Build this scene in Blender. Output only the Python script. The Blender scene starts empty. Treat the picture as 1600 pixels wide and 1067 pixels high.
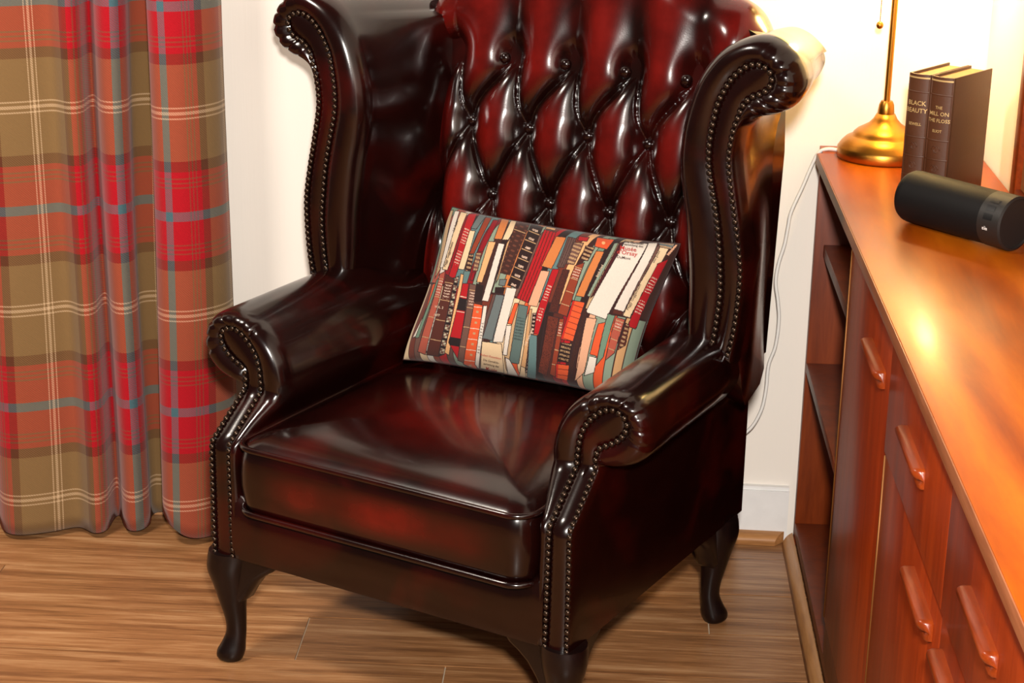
import bpy, bmesh, math, random
import numpy as np
from mathutils import Matrix, Vector
random.seed(7)
rng = np.random.default_rng(7)
SC = bpy.context.scene
COL = SC.collection

# ------------------------------------------------------------------ camera
F_PX, PITCH, YAW, ROLL, CAM_H = 2940.0, 0.322, 0.051, 0.019, 1.45
d = np.array([-math.sin(YAW)*math.cos(PITCH), math.cos(YAW)*math.cos(PITCH), -math.sin(PITCH)])
r0 = np.array([math.cos(YAW), math.sin(YAW), 0.0])
u0 = np.cross(r0, d)
r = math.cos(ROLL)*r0 + math.sin(ROLL)*u0
u = -math.sin(ROLL)*r0 + math.cos(ROLL)*u0
cam_data = bpy.data.cameras.new('camera')
cam = bpy.data.objects.new('camera', cam_data)
COL.objects.link(cam)
cam_data.sensor_width = 36.0
cam_data.lens = 36.0*F_PX/1600.0
cam_data.clip_start = 0.05
cam.matrix_world = Matrix(((r[0], u[0], -d[0], 0.0), (r[1], u[1], -d[1], 0.0), (r[2], u[2], -d[2], CAM_H), (0, 0, 0, 1)))
SC.camera = cam

# ------------------------------------------------------------------ world, light, exposure
world = bpy.data.worlds.new('room_ambient')
SC.world = world
world.use_nodes = True
bg = world.node_tree.nodes['Background']
bg.inputs[0].default_value = (1.0, 0.86, 0.72, 1)
bg.inputs[1].default_value = 0.06

def light(name, kind, loc, energy, color, size=0.1, target=None):
    ld = bpy.data.lights.new(name, kind)
    ld.energy = energy
    ld.color = color
    if kind == 'AREA':
        ld.shape = 'DISK'
        ld.size = size
    else:
        ld.shadow_soft_size = size
    o = bpy.data.objects.new(name, ld)
    COL.objects.link(o)
    o.location = loc
    if target is not None:
        o.rotation_euler = (Vector(target) - Vector(loc)).to_track_quat('-Z', 'Y').to_euler()
    return o

FLASH_E, LAMP_E = 116.0, 7.2
light('camera_flash', 'AREA', (0.045, -0.03, 1.69), FLASH_E, (1.0, 0.94, 0.87), 0.13, (-0.15, 2.8, 0.55))
light('ceiling_light', 'AREA', (-1.45, 2.05, 2.38), 46.0, (1.0, 0.90, 0.78), 0.40, (-1.25, 2.2, 0.0))
SC.view_settings.view_transform = 'Standard'
SC.view_settings.look = 'None'
SC.view_settings.gamma = 1.0
SC.view_settings.use_curve_mapping = False
SC.view_settings.exposure = 0.0

# ------------------------------------------------------------------ helpers
def link(o, parent=None):
    COL.objects.link(o)
    if parent is not None:
        o.parent = parent
    return o

def tag(o, label=None, cat=None, group=None, kind=None):
    if label: o['label'] = label
    if cat: o['category'] = cat
    if group: o['group'] = group
    if kind: o['kind'] = kind
    return o

def empty(name, loc=(0, 0, 0), rz=0.0, parent=None):
    o = bpy.data.objects.new(name, None)
    o.empty_display_size = 0.05
    o.location = loc
    o.rotation_euler = (0, 0, rz)
    return link(o, parent)

def mesh_obj(name, verts, faces, mat, parent=None, smooth=True, recalc=True, uv=None, attr=None, sharp=None):
    me = bpy.data.meshes.new(name)
    me.from_pydata([tuple(map(float, v)) for v in verts], [], [tuple(int(i) for i in f) for f in faces])
    if attr:
        for an, data in attr.items():
            a = me.attributes.new(an, 'FLOAT_COLOR' if data.ndim == 2 else 'FLOAT', 'POINT')
            if data.ndim == 2:
                full = np.ones((len(verts), 4), np.float32); full[:, :3] = data
                a.data.foreach_set('color', full.ravel())
            else:
                a.data.foreach_set('value', data.astype(np.float32))
    if uv is not None:
        lay = me.uv_layers.new(name='UVMap')
        li = np.zeros(len(me.loops), np.int32); me.loops.foreach_get('vertex_index', li)
        lay.data.foreach_set('uv', np.asarray(uv, np.float32)[li].ravel())
    if recalc:
        bm = bmesh.new(); bm.from_mesh(me)
        bmesh.ops.recalc_face_normals(bm, faces=bm.faces[:])
        bm.to_mesh(me); bm.free()
    if smooth:
        me.polygons.foreach_set('use_smooth', np.ones(len(me.polygons), bool))
        if sharp is not None:
            me.set_sharp_from_angle(angle=math.radians(sharp))
    me.materials.append(mat)
    me.update()
    return link(bpy.data.objects.new(name, me), parent)

class MB:
    def __init__(s): s.v = []; s.f = []
    def add(s, v, f):
        n = len(s.v); s.v += [tuple(p) for p in v]; s.f += [tuple(i+n for i in q) for q in f]; return s
    def build(s, name, mat, parent=None, **k): return mesh_obj(name, s.v, s.f, mat, parent, **k)

def box(x0, x1, y0, y1, z0, z1, bev=0.0, seg=2):
    bm = bmesh.new()
    bmesh.ops.create_cube(bm, size=1.0)
    for v in bm.verts:
        v.co = Vector(((x0+x1)/2 + v.co.x*(x1-x0), (y0+y1)/2 + v.co.y*(y1-y0), (z0+z1)/2 + v.co.z*(z1-z0)))
    if bev > 0:
        bmesh.ops.bevel(bm, geom=bm.edges[:] + bm.verts[:], offset=bev, segments=seg, profile=0.5, affect='EDGES')
    bm.verts.index_update()
    v = [tuple(p.co) for p in bm.verts]; f = [tuple(p.index for p in q.verts) for q in bm.faces]
    bm.free()
    return v, f

def box_obj(name, b, mat, parent=None, bev=0.0, seg=2):
    v, f = box(*b, bev=bev, seg=seg)
    return mesh_obj(name, v, f, mat, parent, smooth=bev > 0, sharp=40)

def loft(rings, closed=True, cap0=False, cap1=False):
    n = len(rings[0]); v = [tuple(p) for ring in rings for p in ring]; f = []
    m = n if closed else n-1
    for k in range(len(rings)-1):
        for i in range(m):
            j = (i+1) % n
            f.append((k*n+i, k*n+j, (k+1)*n+j, (k+1)*n+i))
    if cap0: f.append(tuple(range(n-1, -1, -1)))
    if cap1: f.append(tuple((len(rings)-1)*n+i for i in range(n)))
    return v, f

def lathe(profile, n=32, center=(0, 0, 0)):
    cx, cy, cz = center
    rings = [[(cx+rr*math.cos(2*math.pi*i/n), cy+rr*math.sin(2*math.pi*i/n), cz+z) for i in range(n)] for rr, z in profile]
    return loft(rings, True, True, True)

def tube(path, rad, n=10, cap=True):
    P = np.array(path, float); m = len(P)
    rad = np.full(m, rad) if np.isscalar(rad) else np.asarray(rad)
    T = np.gradient(P, axis=0); T /= np.linalg.norm(T, axis=1)[:, None]
    up = np.array([0, 0, 1.0]) if abs(T[0, 2]) < 0.9 else np.array([1.0, 0, 0])
    N = up - T[0]*(up@T[0]); N /= np.linalg.norm(N)
    rings = []
    for k in range(m):
        N = N - T[k]*(N@T[k]); N /= np.linalg.norm(N)
        B = np.cross(T[k], N)
        rings.append([P[k] + rad[k]*(math.cos(a)*N + math.sin(a)*B) for a in np.arange(n)*2*math.pi/n])
    return loft(rings, True, cap, cap)

def catmull(K, n, closed=False):
    K = np.asarray(K, float)
    Q = np.vstack([2*K[0]-K[1], K, 2*K[-1]-K[-2]])
    out = []
    ts = np.linspace(0, len(K)-1, n)
    for t in ts:
        i = min(int(t), len(K)-2); s = t-i
        p0, p1, p2, p3 = Q[i], Q[i+1], Q[i+2], Q[i+3]
        out.append(0.5*((2*p1) + (-p0+p2)*s + (2*p0-5*p1+4*p2-p3)*s*s + (-p0+3*p1-3*p2+p3)*s**3))
    return np.array(out)

def lerp(a, b, t): return a + (b-a)*t
def sstep(a, b, x):
    t = np.clip((np.asarray(x, float)-a)/(b-a), 0, 1); return t*t*(3-2*t)

# ------------------------------------------------------------------ materials
def lin(c):
    c = np.asarray(c, float)/255.0
    return np.where(c <= 0.04045, c/12.92, ((c+0.055)/1.055)**2.4)
def rgba(c):
    l = lin(c); return (float(l[0]), float(l[1]), float(l[2]), 1.0)

class NT:
    def __init__(s, name):
        s.m = bpy.data.materials.new(name); s.m.use_nodes = True
        s.t = s.m.node_tree; s.b = s.t.nodes['Principled BSDF']
    def n(s, typ, **k):
        o = s.t.nodes.new(typ)
        for a, v in k.items():
            if a in o.bl_rna.properties: setattr(o, a, v)
        return o
    def l(s, a, b): s.t.links.new(a, b)
    def val(s, sock, v): 
        if hasattr(v, 'is_output') or isinstance(v, bpy.types.NodeSocket): s.l(v, sock)
        else: sock.default_value = v
    def math(s, op, a, b=None, c=None, clamp=False):
        o = s.n('ShaderNodeMath', operation=op); o.use_clamp = clamp
        s.val(o.inputs[0], a)
        if b is not None: s.val(o.inputs[1], b)
        if c is not None: s.val(o.inputs[2], c)
        return o.outputs[0]
    def mix(s, f, a, b, mode='MIX'):
        o = s.n('ShaderNodeMix', data_type='RGBA', blend_type=mode)
        s.val(o.inputs[0], f); s.val(o.inputs[6], a); s.val(o.inputs[7], b)
        return o.outputs[2]
    def noise(s, scale, detail=4, rough=0.5, vec=None, dist=0.0):
        o = s.n('ShaderNodeTexNoise'); o.inputs['Scale'].default_value = scale; o.inputs['Detail'].default_value = detail
        o.inputs['Roughness'].default_value = rough; o.inputs['Distortion'].default_value = dist
        if vec is not None: s.l(vec, o.inputs['Vector'])
        return o.outputs['Fac']
    def ramp(s, fac, stops, interp='LINEAR'):
        o = s.n('ShaderNodeValToRGB'); cr = o.color_ramp; cr.interpolation = interp
        while len(cr.elements) > 1: cr.elements.remove(cr.elements[-1])
        cr.elements[0].position = stops[0][0]; cr.elements[0].color = stops[0][1]
        for p, c in stops[1:]:
            e = cr.elements.new(p); e.color = c
        s.l(fac, o.inputs[0]); return o.outputs[0]
    def coord(s, scale=(1, 1, 1), which='Object', rot=(0, 0, 0)):
        tc = s.n('ShaderNodeTexCoord'); mp = s.n('ShaderNodeMapping')
        mp.inputs['Scale'].default_value = scale; mp.inputs['Rotation'].default_value = rot
        s.l(tc.outputs[which], mp.inputs['Vector']); return mp.outputs[0]
    def bump(s, h, strength=0.2, dist=0.002):
        o = s.n('ShaderNodeBump'); o.inputs['Strength'].default_value = strength; o.inputs['Distance'].default_value = dist
        s.l(h, o.inputs['Height']); s.l(o.outputs[0], s.b.inputs['Normal'])
    def set(s, **k):
        for a, v in k.items():
            key = {'color': 'Base Color', 'rough': 'Roughness', 'metal': 'Metallic', 'spec': 'Specular IOR Level', 'coat': 'Coat Weight',
                   'coat_rough': 'Coat Roughness', 'sheen': 'Sheen Weight', 'trans': 'Transmission Weight'}[a]
            s.val(s.b.inputs[key], v)
        return s

def plain(name, col, rough=0.5, metal=0.0, spec=0.5, bump_scale=0, coat=0.0):
    t = NT(name)
    vec = t.coord()
    nz = t.noise(35, 3, 0.5, vec)
    c = rgba(col)
    dark = tuple(x*0.86 for x in c[:3]) + (1,)
    t.set(color=t.mix(nz, dark, c), rough=rough, metal=metal, spec=spec, coat=coat)
    if bump_scale: t.bump(t.noise(bump_scale, 3, 0.6, vec), 0.15, 0.001)
    return t.m

def leather():
    t = NT('antiqued_oxblood_leather')
    vec = t.coord()
    at = t.n('ShaderNodeAttribute', attribute_name='dye')
    n1 = t.noise(5.5, 3, 0.55, vec, 0.4)
    n2 = t.noise(16, 4, 0.6, vec)
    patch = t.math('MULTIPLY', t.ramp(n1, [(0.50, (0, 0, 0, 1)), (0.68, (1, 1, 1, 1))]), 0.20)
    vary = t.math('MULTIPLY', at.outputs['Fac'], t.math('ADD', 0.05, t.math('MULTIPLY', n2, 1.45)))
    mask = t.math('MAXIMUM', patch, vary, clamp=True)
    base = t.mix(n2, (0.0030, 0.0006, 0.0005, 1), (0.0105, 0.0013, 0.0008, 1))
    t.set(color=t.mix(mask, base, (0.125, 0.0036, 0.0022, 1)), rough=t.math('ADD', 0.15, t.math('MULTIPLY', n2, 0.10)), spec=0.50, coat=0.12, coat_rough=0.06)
    vo = t.n('ShaderNodeTexVoronoi', feature='DISTANCE_TO_EDGE'); vo.inputs['Scale'].default_value = 260; t.l(vec, vo.inputs['Vector'])
    h = t.math('ADD', t.math('MULTIPLY', vo.outputs['Distance'], 0.25), t.math('MULTIPLY', t.noise(42, 3, 0.5, vec), 0.6))
    t.bump(h, 0.07, 0.0018)
    return t.m

def wood(name, c0, c1, c2, grain=(1, 1, 1), scale=6.0, rough=0.35, coat=0.2, spec=0.32, rings=0.0, rand=False, knots=False):
    t = NT(name)
    vec = t.coord(grain)
    if rand:
        oi = t.n('ShaderNodeObjectInfo'); ad = t.n('ShaderNodeVectorMath', operation='ADD')
        cm = t.n('ShaderNodeCombineXYZ'); k = t.math('MULTIPLY', oi.outputs['Random'], 37.0)
        for i in range(3): t.l(k, cm.inputs[i])
        t.l(vec, ad.inputs[0]); t.l(cm.outputs[0], ad.inputs[1]); vec = ad.outputs[0]
    a = t.noise(scale, 6, 0.62, vec, 0.5)
    b = t.noise(scale*6, 4, 0.6, vec, 0.2)
    f = t.math('ADD', t.math('MULTIPLY', a, 0.7), t.math('MULTIPLY', b, 0.3))
    if rings > 0:
        w = t.n('ShaderNodeTexWave', wave_type='RINGS', rings_direction='Z'); w.inputs['Scale'].default_value = 1.6
        w.inputs['Distortion'].default_value = 5.0; w.inputs['Detail'].default_value = 3; w.inputs['Detail Scale'].default_value = 1.2
        t.l(vec, w.inputs['Vector'])
        f = t.math('ADD', t.math('MULTIPLY', f, 1-rings), t.math('MULTIPLY', w.outputs['Fac'], rings))
    col = t.ramp(f, [(0.33, rgba(c0)), (0.50, rgba(c1)), (0.67, rgba(c2))])
    if rand:
        col = t.mix(t.math('MULTIPLY', oi.outputs['Random'], 0.25), col, rgba(c0))
    if knots:
        kn = t.noise(scale*1.7, 2, 0.5, vec, 1.2)
        kf = t.ramp(kn, [(0.70, (0, 0, 0, 1)), (0.82, (1, 1, 1, 1))])
        col = t.mix(t.math('MULTIPLY', kf, 0.65), col, rgba((74, 44, 24)))
    t.set(color=col, rough=t.math('ADD', rough-0.06, t.math('MULTIPLY', b, 0.12)), coat=coat, coat_rough=0.15, spec=spec)
    t.bump(b, 0.10, 0.0012)
    return t.m

def tartan():
    t = NT('tartan_wool')
    uvn = t.n('ShaderNodeUVMap'); sp = t.n('ShaderNodeSeparateXYZ'); t.l(uvn.outputs[0], sp.inputs[0])
    kh, cr, bl, tr, ln = rgba((122, 94, 58)), rgba((164, 7, 24)), rgba((66, 98, 106)), rgba((86, 46, 26)), rgba((196, 166, 130))
    lt = rgba((122, 66, 44))
    stops = [(0.0, ln), (0.012, kh), (0.040, ln), (0.056, kh), (0.46, tr), (0.56, cr), (0.62, lt), (0.635, cr), (0.662, lt), (0.677, cr), (0.704, lt), (0.719, cr), (0.95, bl)]
    def sett(x, P):
        fr = t.math('FRACT', t.math('ADD', t.math('DIVIDE', x, P), 0.5))
        tt = t.math('MULTIPLY', t.math('ABSOLUTE', t.math('SUBTRACT', fr, 0.5)), 2.0)
        return t.ramp(tt, stops, 'CONSTANT')
    cu, cv = sett(sp.outputs[0], 0.26), sett(sp.outputs[1], 0.36)
    diag = t.math('SINE', t.math('MULTIPLY', t.math('ADD', sp.outputs[0], sp.outputs[1]), 2*math.pi/0.0042))
    f = t.math('ADD', 0.5, t.math('MULTIPLY', diag, 0.22))
    col = t.mix(f, cu, cv)
    fz = t.noise(700, 2, 0.6, t.coord())
    col = t.mix(t.math('MULTIPLY', fz, 0.35), col, t.mix(0.5, col, (0.02, 0.012, 0.01, 1)))
    t.set(color=col, rough=0.9, spec=0.15, sheen=0.15)
    t.bump(t.math('ADD', t.math('MULTIPLY', diag, 0.5), fz), 0.25, 0.0008)
    return t.m

def attr_fabric(name):
    t = NT(name)
    at = t.n('ShaderNodeAttribute', attribute_name='print')
    vec = t.coord()
    w1 = t.noise(900, 2, 0.5, vec)
    col = t.mix(t.math('MULTIPLY', w1, 0.3), at.outputs['Color'], t.mix(0.55, at.outputs['Color'], (0.03, 0.015, 0.01, 1)))
    t.set(color=col, rough=0.85, spec=0.2, sheen=0.1)
    t.bump(w1, 0.2, 0.0006)
    return t.m

def wallpaper(name, col):
    t = NT(name)
    vec = t.coord((1, 1, 0.03))
    rib = t.noise(160, 2, 0.5, vec)
    nz = t.noise(3, 3, 0.5, t.coord())
    c = rgba(col)
    t.set(color=t.mix(nz, tuple(x*0.95 for x in c[:3])+(1,), c), rough=0.75, spec=0.25)
    t.bump(rib, 0.18, 0.0015)
    return t.m

M = {}
M['leather'] = leather()
M['leg'] = wood('dark_polished_mahogany', (10, 4, 3), (17, 7, 6), (27, 10, 8), (1, 1, .15), 20, 0.32, 0.08)
M['nail'] = plain('antique_bronze_nail', (70, 56, 46), 0.30, 0.9)
M['top'] = wood('teak_top_veneer', (128, 50, 2), (164, 74, 4), (188, 96, 10), (2.2, .35, 1), 5, 0.34, 0.07, 0.18, rings=0.22)
M['teak'] = wood('teak_front_veneer', (106, 30, 2), (134, 43, 3), (154, 55, 6), (4, 4, .35), 7, 0.40, 0.04)
M['teak_dark'] = wood('teak_carcass', (92, 34, 7), (112, 44, 10), (128, 54, 15), (4, 4, .4), 6, 0.45, 0.0)
M['teak_handle'] = wood('teak_handle', (100, 34, 7), (124, 46, 10), (142, 56, 15), (5, .6, 5), 9, 0.30, 0.05)
M['edge'] = wood('teak_edge_band', (120, 66, 38), (140, 82, 50), (156, 96, 62), (5, .4, 5), 8, 0.45, 0.1)
M['floor'] = wood('oak_plank', (98, 62, 36), (154, 106, 66), (194, 150, 106), (.34, 6.5, 5), 7.5, 0.38, 0.06, rand=True, knots=True)
M['joint'] = plain('plank_joint', (196, 176, 150), 0.8)
M['trimwood'] = wood('oak_trim', (136, 90, 50), (172, 120, 72), (190, 140, 92), (.5, 5, 5), 5, 0.4, 0.15)
M['trimwood_y'] = wood('oak_trim_side', (136, 90, 50), (172, 120, 72), (190, 140, 92), (5, .5, 5), 5, 0.4, 0.15)
M['wall'] = wallpaper('cream_wallpaper', (236, 228, 218))
M['white'] = plain('white_gloss_paint', (232, 230, 228), 0.25)
M['tartan'] = tartan()
M['lining'] = plain('curtain_lining', (196, 178, 150), 0.9)
M['brass'] = plain('antique_brass', (190, 132, 52), 0.34, 1.0)
M['hinge'] = plain('hinge_brass', (134, 86, 40), 0.45, 0.6)
M['cord'] = plain('white_cord', (236, 232, 226), 0.45)
M['bookcloth'] = plain('brown_bookcloth', (80, 44, 22), 0.5, bump_scale=220)
M['pages'] = plain('page_edges', (196, 150, 98), 0.8)
M['gold'] = plain('gilt_lettering', (206, 170, 112), 0.4, 0.3)
M['speaker'] = plain('black_rubber_mesh', (15, 13, 13), 0.6, spec=0.2, bump_scale=900)
M['speaker_band'] = plain('dark_grey_plastic', (28, 25, 23), 0.5)
M['black'] = plain('black_plastic', (10, 9, 10), 0.4)
M['mark'] = plain('white_print', (215, 212, 208), 0.5)
M['print'] = attr_fabric('book_print_fabric')
M['ink_red'] = plain('red_ink', (168, 40, 36), 0.85)
M['ink_dark'] = plain('dark_ink', (52, 26, 24), 0.85)
M['ink_pale'] = plain('pale_ink', (214, 186, 160), 0.85)
M['mirror'] = plain('picture_mount', (150, 92, 48), 0.5)
gl = NT('opal_shade_glass'); gl.set(color=(0.10, 0.25, 0.12, 1), rough=0.15, coat=0.5); M['shade'] = gl.m
bl_ = NT('lit_bulb'); bl_.b.inputs['Emission Color'].default_value = (1, 0.72, 0.38, 1); bl_.b.inputs['Emission Strength'].default_value = 30; M['bulb'] = bl_.m

# ------------------------------------------------------------------ room shell
def wall_y(x): return 3.238 - 0.027*(x-0.344)
X_R = 0.636
def wall_strip(x0, x1, o0, o1, z0, z1):          # o = distance in front of the back wall
    v = []
    for x in (x0, x1):
        for o in (o0, o1):
            for z in (z0, z1): v.append((x, wall_y(x)-o, z))
    return v, [(0, 1, 3, 2), (4, 6, 7, 5), (0, 4, 5, 1), (2, 3, 7, 6), (0, 2, 6, 4), (1, 5, 7, 3)]
v, f = wall_strip(-3.2, X_R+0.12, -0.1, 0.0, 0.0, 2.5)
tag(mesh_obj('wall_back', v, f, M['wall'], smooth=False), 'cream papered wall behind the armchair and curtain', 'wall', kind='structure')
v, f = box(X_R, X_R+0.1, -0.6, wall_y(X_R)-0.002, 0.0, 2.5)
tag(mesh_obj('wall_right', v, f, M['wall'], smooth=False), 'cream papered wall behind the teak sideboard', 'wall', kind='structure')
v, f = wall_strip(-3.2, 0.352, 0.0, 0.016, 0.0, 0.100)
mb = MB().add(v, f)
v, f = wall_strip(-3.2, 0.352, 0.0, 0.010, 0.100, 0.107)
mb.add(v, f)
tag(mb.build('baseboard_back', M['white'], smooth=False), 'white gloss baseboard along the back wall', 'baseboard', kind='structure')

floor = mesh_obj('floor', *box(-3.2, X_R, -0.6, 3.34, -0.03, -0.0035), M['joint'], smooth=False)
tag(floor, 'oak plank floor', 'floor', kind='structure')
ROW, Y0, PL = 0.1517, 2.9915, 1.24
plank_meshes = {}
shift = {0: -0.477, 1: 0.194, 2: -0.21, -1: 0.33, -2: -0.15}
k = -24
for k in range(-21, 3):
    ya, yb = Y0 + (k-1)*ROW + 0.0011, Y0 + k*ROW - 0.0011
    if ya < -0.55: continue
    yb = min(yb, 3.33)
    s0 = {-1: -0.477, 0: 0.194, 1: -0.23, 2: 0.05}.get(k, ((k*0.437) % 1.24) - 0.6)
    xs = [s0 + i*PL for i in range(-4, 4)]
    for xa, xb in zip(xs[:-1], xs[1:]):
        xa, xb = max(xa, -3.18), min(xb, X_R-0.002)
        if xb - xa < 0.03: continue
        xa += 0.0011; xb -= 0.0011
        dz = random.uniform(-0.0003, 0.0003)
        vv, ff = box(xa-xa, xb-xa, 0, yb-ya, -0.0034, dz)
        o = mesh_obj('plank', vv, ff, M['floor'], floor, smooth=False)
        o.location = (xa, ya, 0)

def quarter_round(path_pts, nrm_pts, rad):
    rings = []
    for p, q in zip(path_pts, nrm_pts):
        p, q = np.array(p, float), np.array(q, float)
        ring = [p] + [p + q*rad*math.cos(a) + np.array([0, 0, rad*math.sin(a)]) for a in np.linspace(0, math.pi/2, 7)]
        rings.append(ring)
    return loft(rings, True, True, True)
wA, wB = (-3.2, wall_y(-3.2)-0.0165, 0.0005), (0.347, wall_y(0.347)-0.0165, 0.0005)
tag(mesh_obj('trim_1', *quarter_round([wA, wB], [(0, -1, 0), (-0.9, -1, 0)], 0.021), M['trimwood'], sharp=50), 'oak quarter round along the baseboard', 'trim', kind='structure')
tag(mesh_obj('trim_2', *quarter_round([(0.3625, wB[1]-0.001, 0.0005), (0.3625, 1.36, 0.0005)], [(-1, -0.9, 0), (-1, 0, 0)], 0.020), M['trimwood_y'], sharp=50), 'oak quarter round along the sideboard foot', 'trim', kind='structure')

# ------------------------------------------------------------------ curtain
CK = np.array([(-1.30, 3.20, -.42), (-1.22, 3.205, -.33), (-1.125, 3.205, -.205), (-1.10, 3.15, -.138), (-1.075, 3.108, -.095), (-1.045, 3.098, -.064), (-1.00, 3.115, -.017), (-.955, 3.14, .032),
      (-.92, 3.12, .070), (-.903, 3.135, .088), (-.902, 3.185, .100), (-.892, 3.19, .103), (-.872, 3.15, .108), (-.856, 3.135, .117), (-.840, 3.14, .132), (-.831, 3.165, .150), (-.834, 3.20, .205), (-.818, 3.217, .240),
      (-.790, 3.217, .272), (-.782, 3.19, .30), (-.787, 3.135, .345), (-.774, 3.108, .370), (-.754, 3.10, .391), (-.725, 3.106, .422), (-.695, 3.13, .456), (-.676, 3.158, .49), (-.668, 3.19, .53)])
nx, nz = 260, 90
cp = catmull(CK, nx)
Z1 = 2.3
zz = np.linspace(0, 1, nz)
verts = []; uvs = []
for j, s in enumerate(zz):
    for i in range(nx):
        x, y, uu = cp[i]
        hem = 0.012 + 0.050*math.exp(-((uu-0.34)/0.05)**2)
        z = hem + (Z1-hem)*s
        ymid = 3.165
        amp = 1.0 + 0.10*math.exp(-z/0.25) + 0.05*math.sin(z*5+uu*9)
        yy = min(ymid + (y-ymid)*amp, 3.219)
        xx = x + 0.004*math.sin(z*4.1+uu*13) + 0.010*(z-0.6)*0.3
        verts.append((xx, yy, z)); uvs.append((uu, z - 0.079))
faces = [(j*nx+i, j*nx+i+1, (j+1)*nx+i+1, (j+1)*nx+i) for j in range(nz-1) for i in range(nx-1)]
cur = mesh_obj('curtain', verts, faces, M['tartan'], uv=uvs, recalc=False)
sol = cur.modifiers.new('thickness', 'SOLIDIFY'); sol.thickness = 0.003; sol.offset = 0
tag(cur, 'red, khaki and blue tartan curtain hanging in deep folds to the floor', 'curtain')

# ------------------------------------------------------------------ sideboard
sb = empty('sideboard', (0.5, 2.28, 0))
tag(sb, 'long teak sideboard with open shelves, doors and drawers along the wall', 'sideboard')
def sbox(name, b, mat, parent=sb, bev=0.0012):
    x0, x1, y0, y1, z0, z1 = b
    px, py, pz = (0.5, 2.28, 0) if parent is sb else (0, 0, 0)
    o = box_obj(name, (x0-px, x1-px, y0-py, y1-py, z0-pz, z1-pz), mat, parent, bev)
    return o
YE, YD, YB, YC, YN = 3.210, 2.700, 2.243, 1.793, 1.342
XF, XB = 0.3645, 0.630
w_top = sbox('worktop', (0.353, XB, YN-0.012, 3.165, 0.7305, 0.750), M['top'])
band = box_obj('edge_band', (0.3515-0.5, 0.3532-0.5, YN-0.012-2.28, 3.165-2.28, 0.7305, 0.7492), M['edge'], w_top, 0.0004)
sbox('filler_strip', (0.363, XB, 3.1655, 3.2285, 0.7305, 0.7495), M['top'])
sbox('end_panel', (XF, XB, YE, YE+0.018, 0.0, 0.730), M['teak_dark'])
sbox('divider_panel', (XF+0.004, XB-0.015, YD-0.008, YD+0.010, 0.046, 0.730), M['teak_dark'])
sbox('divider_panel', (XF+0.02, XB-0.015, YB-0.009, YB+0.009, 0.046, 0.730), M['teak_dark'])
sbox('end_panel', (XF, XB, YN-0.010, YN+0.008, 0.0, 0.730), M['teak_dark'])
sbox('back_panel', (XB-0.012, XB, YN+0.009, YE-0.001, 0.046, 0.7295), M['teak_dark'])
sbox('shelf', (0.380, XB-0.013, YD+0.011, YE-0.001, 0.556, 0.577), M['teak_dark'])
sbox('shelf', (XF, XB-0.013, YD+0.011, YE-0.001, 0.339, 0.357), M['teak_dark'])
sbox('bottom_board', (XF, XB, YN+0.009, YE-0.001, 0.022, 0.045), M['teak_dark'])
sbox('plinth', (XF-0.001, XF+0.014, YN+0.009, YD-0.010, 0.046, 0.104), M['teak_dark'])
sbox('top_rail', (XF+0.002, XF+0.016, YN+0.009, YD-0.010, 0.716, 0.7295), M['teak'])

def handle(yc, zc, parent, ox, oy, oz, L=0.146):
    # rounded bar standing proud with a finger groove below
    prof = [(0.0, -0.013), (-0.006, -0.013), (-0.0085, -0.011), (-0.008, -0.006), (-0.006, -0.002), (-0.010, 0.000), (-0.015, 0.002), (-0.0172, 0.006), (-0.0165, 0.0105), (-0.013, 0.0125), (0.0, 0.0125)]
    rings = []
    for y, s in ((-L/2, 0.55), (-L/2+0.003, 0.85), (-L/2+0.008, 1.0), (L/2-0.008, 1.0), (L/2-0.003, 0.85), (L/2, 0.55)):
        rings.append([(0.3625-ox + a*s, yc-oy+y, zc-oz + b*(0.6+0.4*s)) for a, b in prof])
    return mesh_obj('handle', *loft(rings, True, True, True), M['teak_handle'], parent, sharp=50)
def front(name, y0, y1, z0, z1, hy, hz, hinge=None, xf=0.3625, mat='teak'):
    o = box_obj(name, (xf-0.5, XF+0.018-0.5, y0+0.0012-2.28, y1-0.0012-2.28, z0, z1), M[mat], sb, 0.0014)
    handle(hy, hz, o, 0.5, 2.28, 0)
    if hinge is not None:
        vv, ff = tube([(xf-0.5-0.0002, hinge-2.28, z0+0.004), (xf-0.5-0.0002, hinge-2.28, (z0+z1)/2), (xf-0.5-0.0002, hinge-2.28, z1-0.004)], 0.0015, 8)
        mesh_obj('hinge', vv, ff, M['hinge'], o)
    return o
front('door', YB, YD, 0.106, 0.714, 2.366, 0.648, YD-0.0006)
front('drawer', YC, YB, 0.572, 0.714, 2.020, 0.654, xf=0.3600)
front('drawer', YN, YC, 0.572, 0.714, 1.590, 0.654, xf=0.3600)
front('door', YC, YB, 0.106, 0.570, 1.906, 0.526, YB-0.0006)
front('door', YN, YC, 0.106, 0.570, 1.705, 0.526, YN+0.0006)

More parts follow.
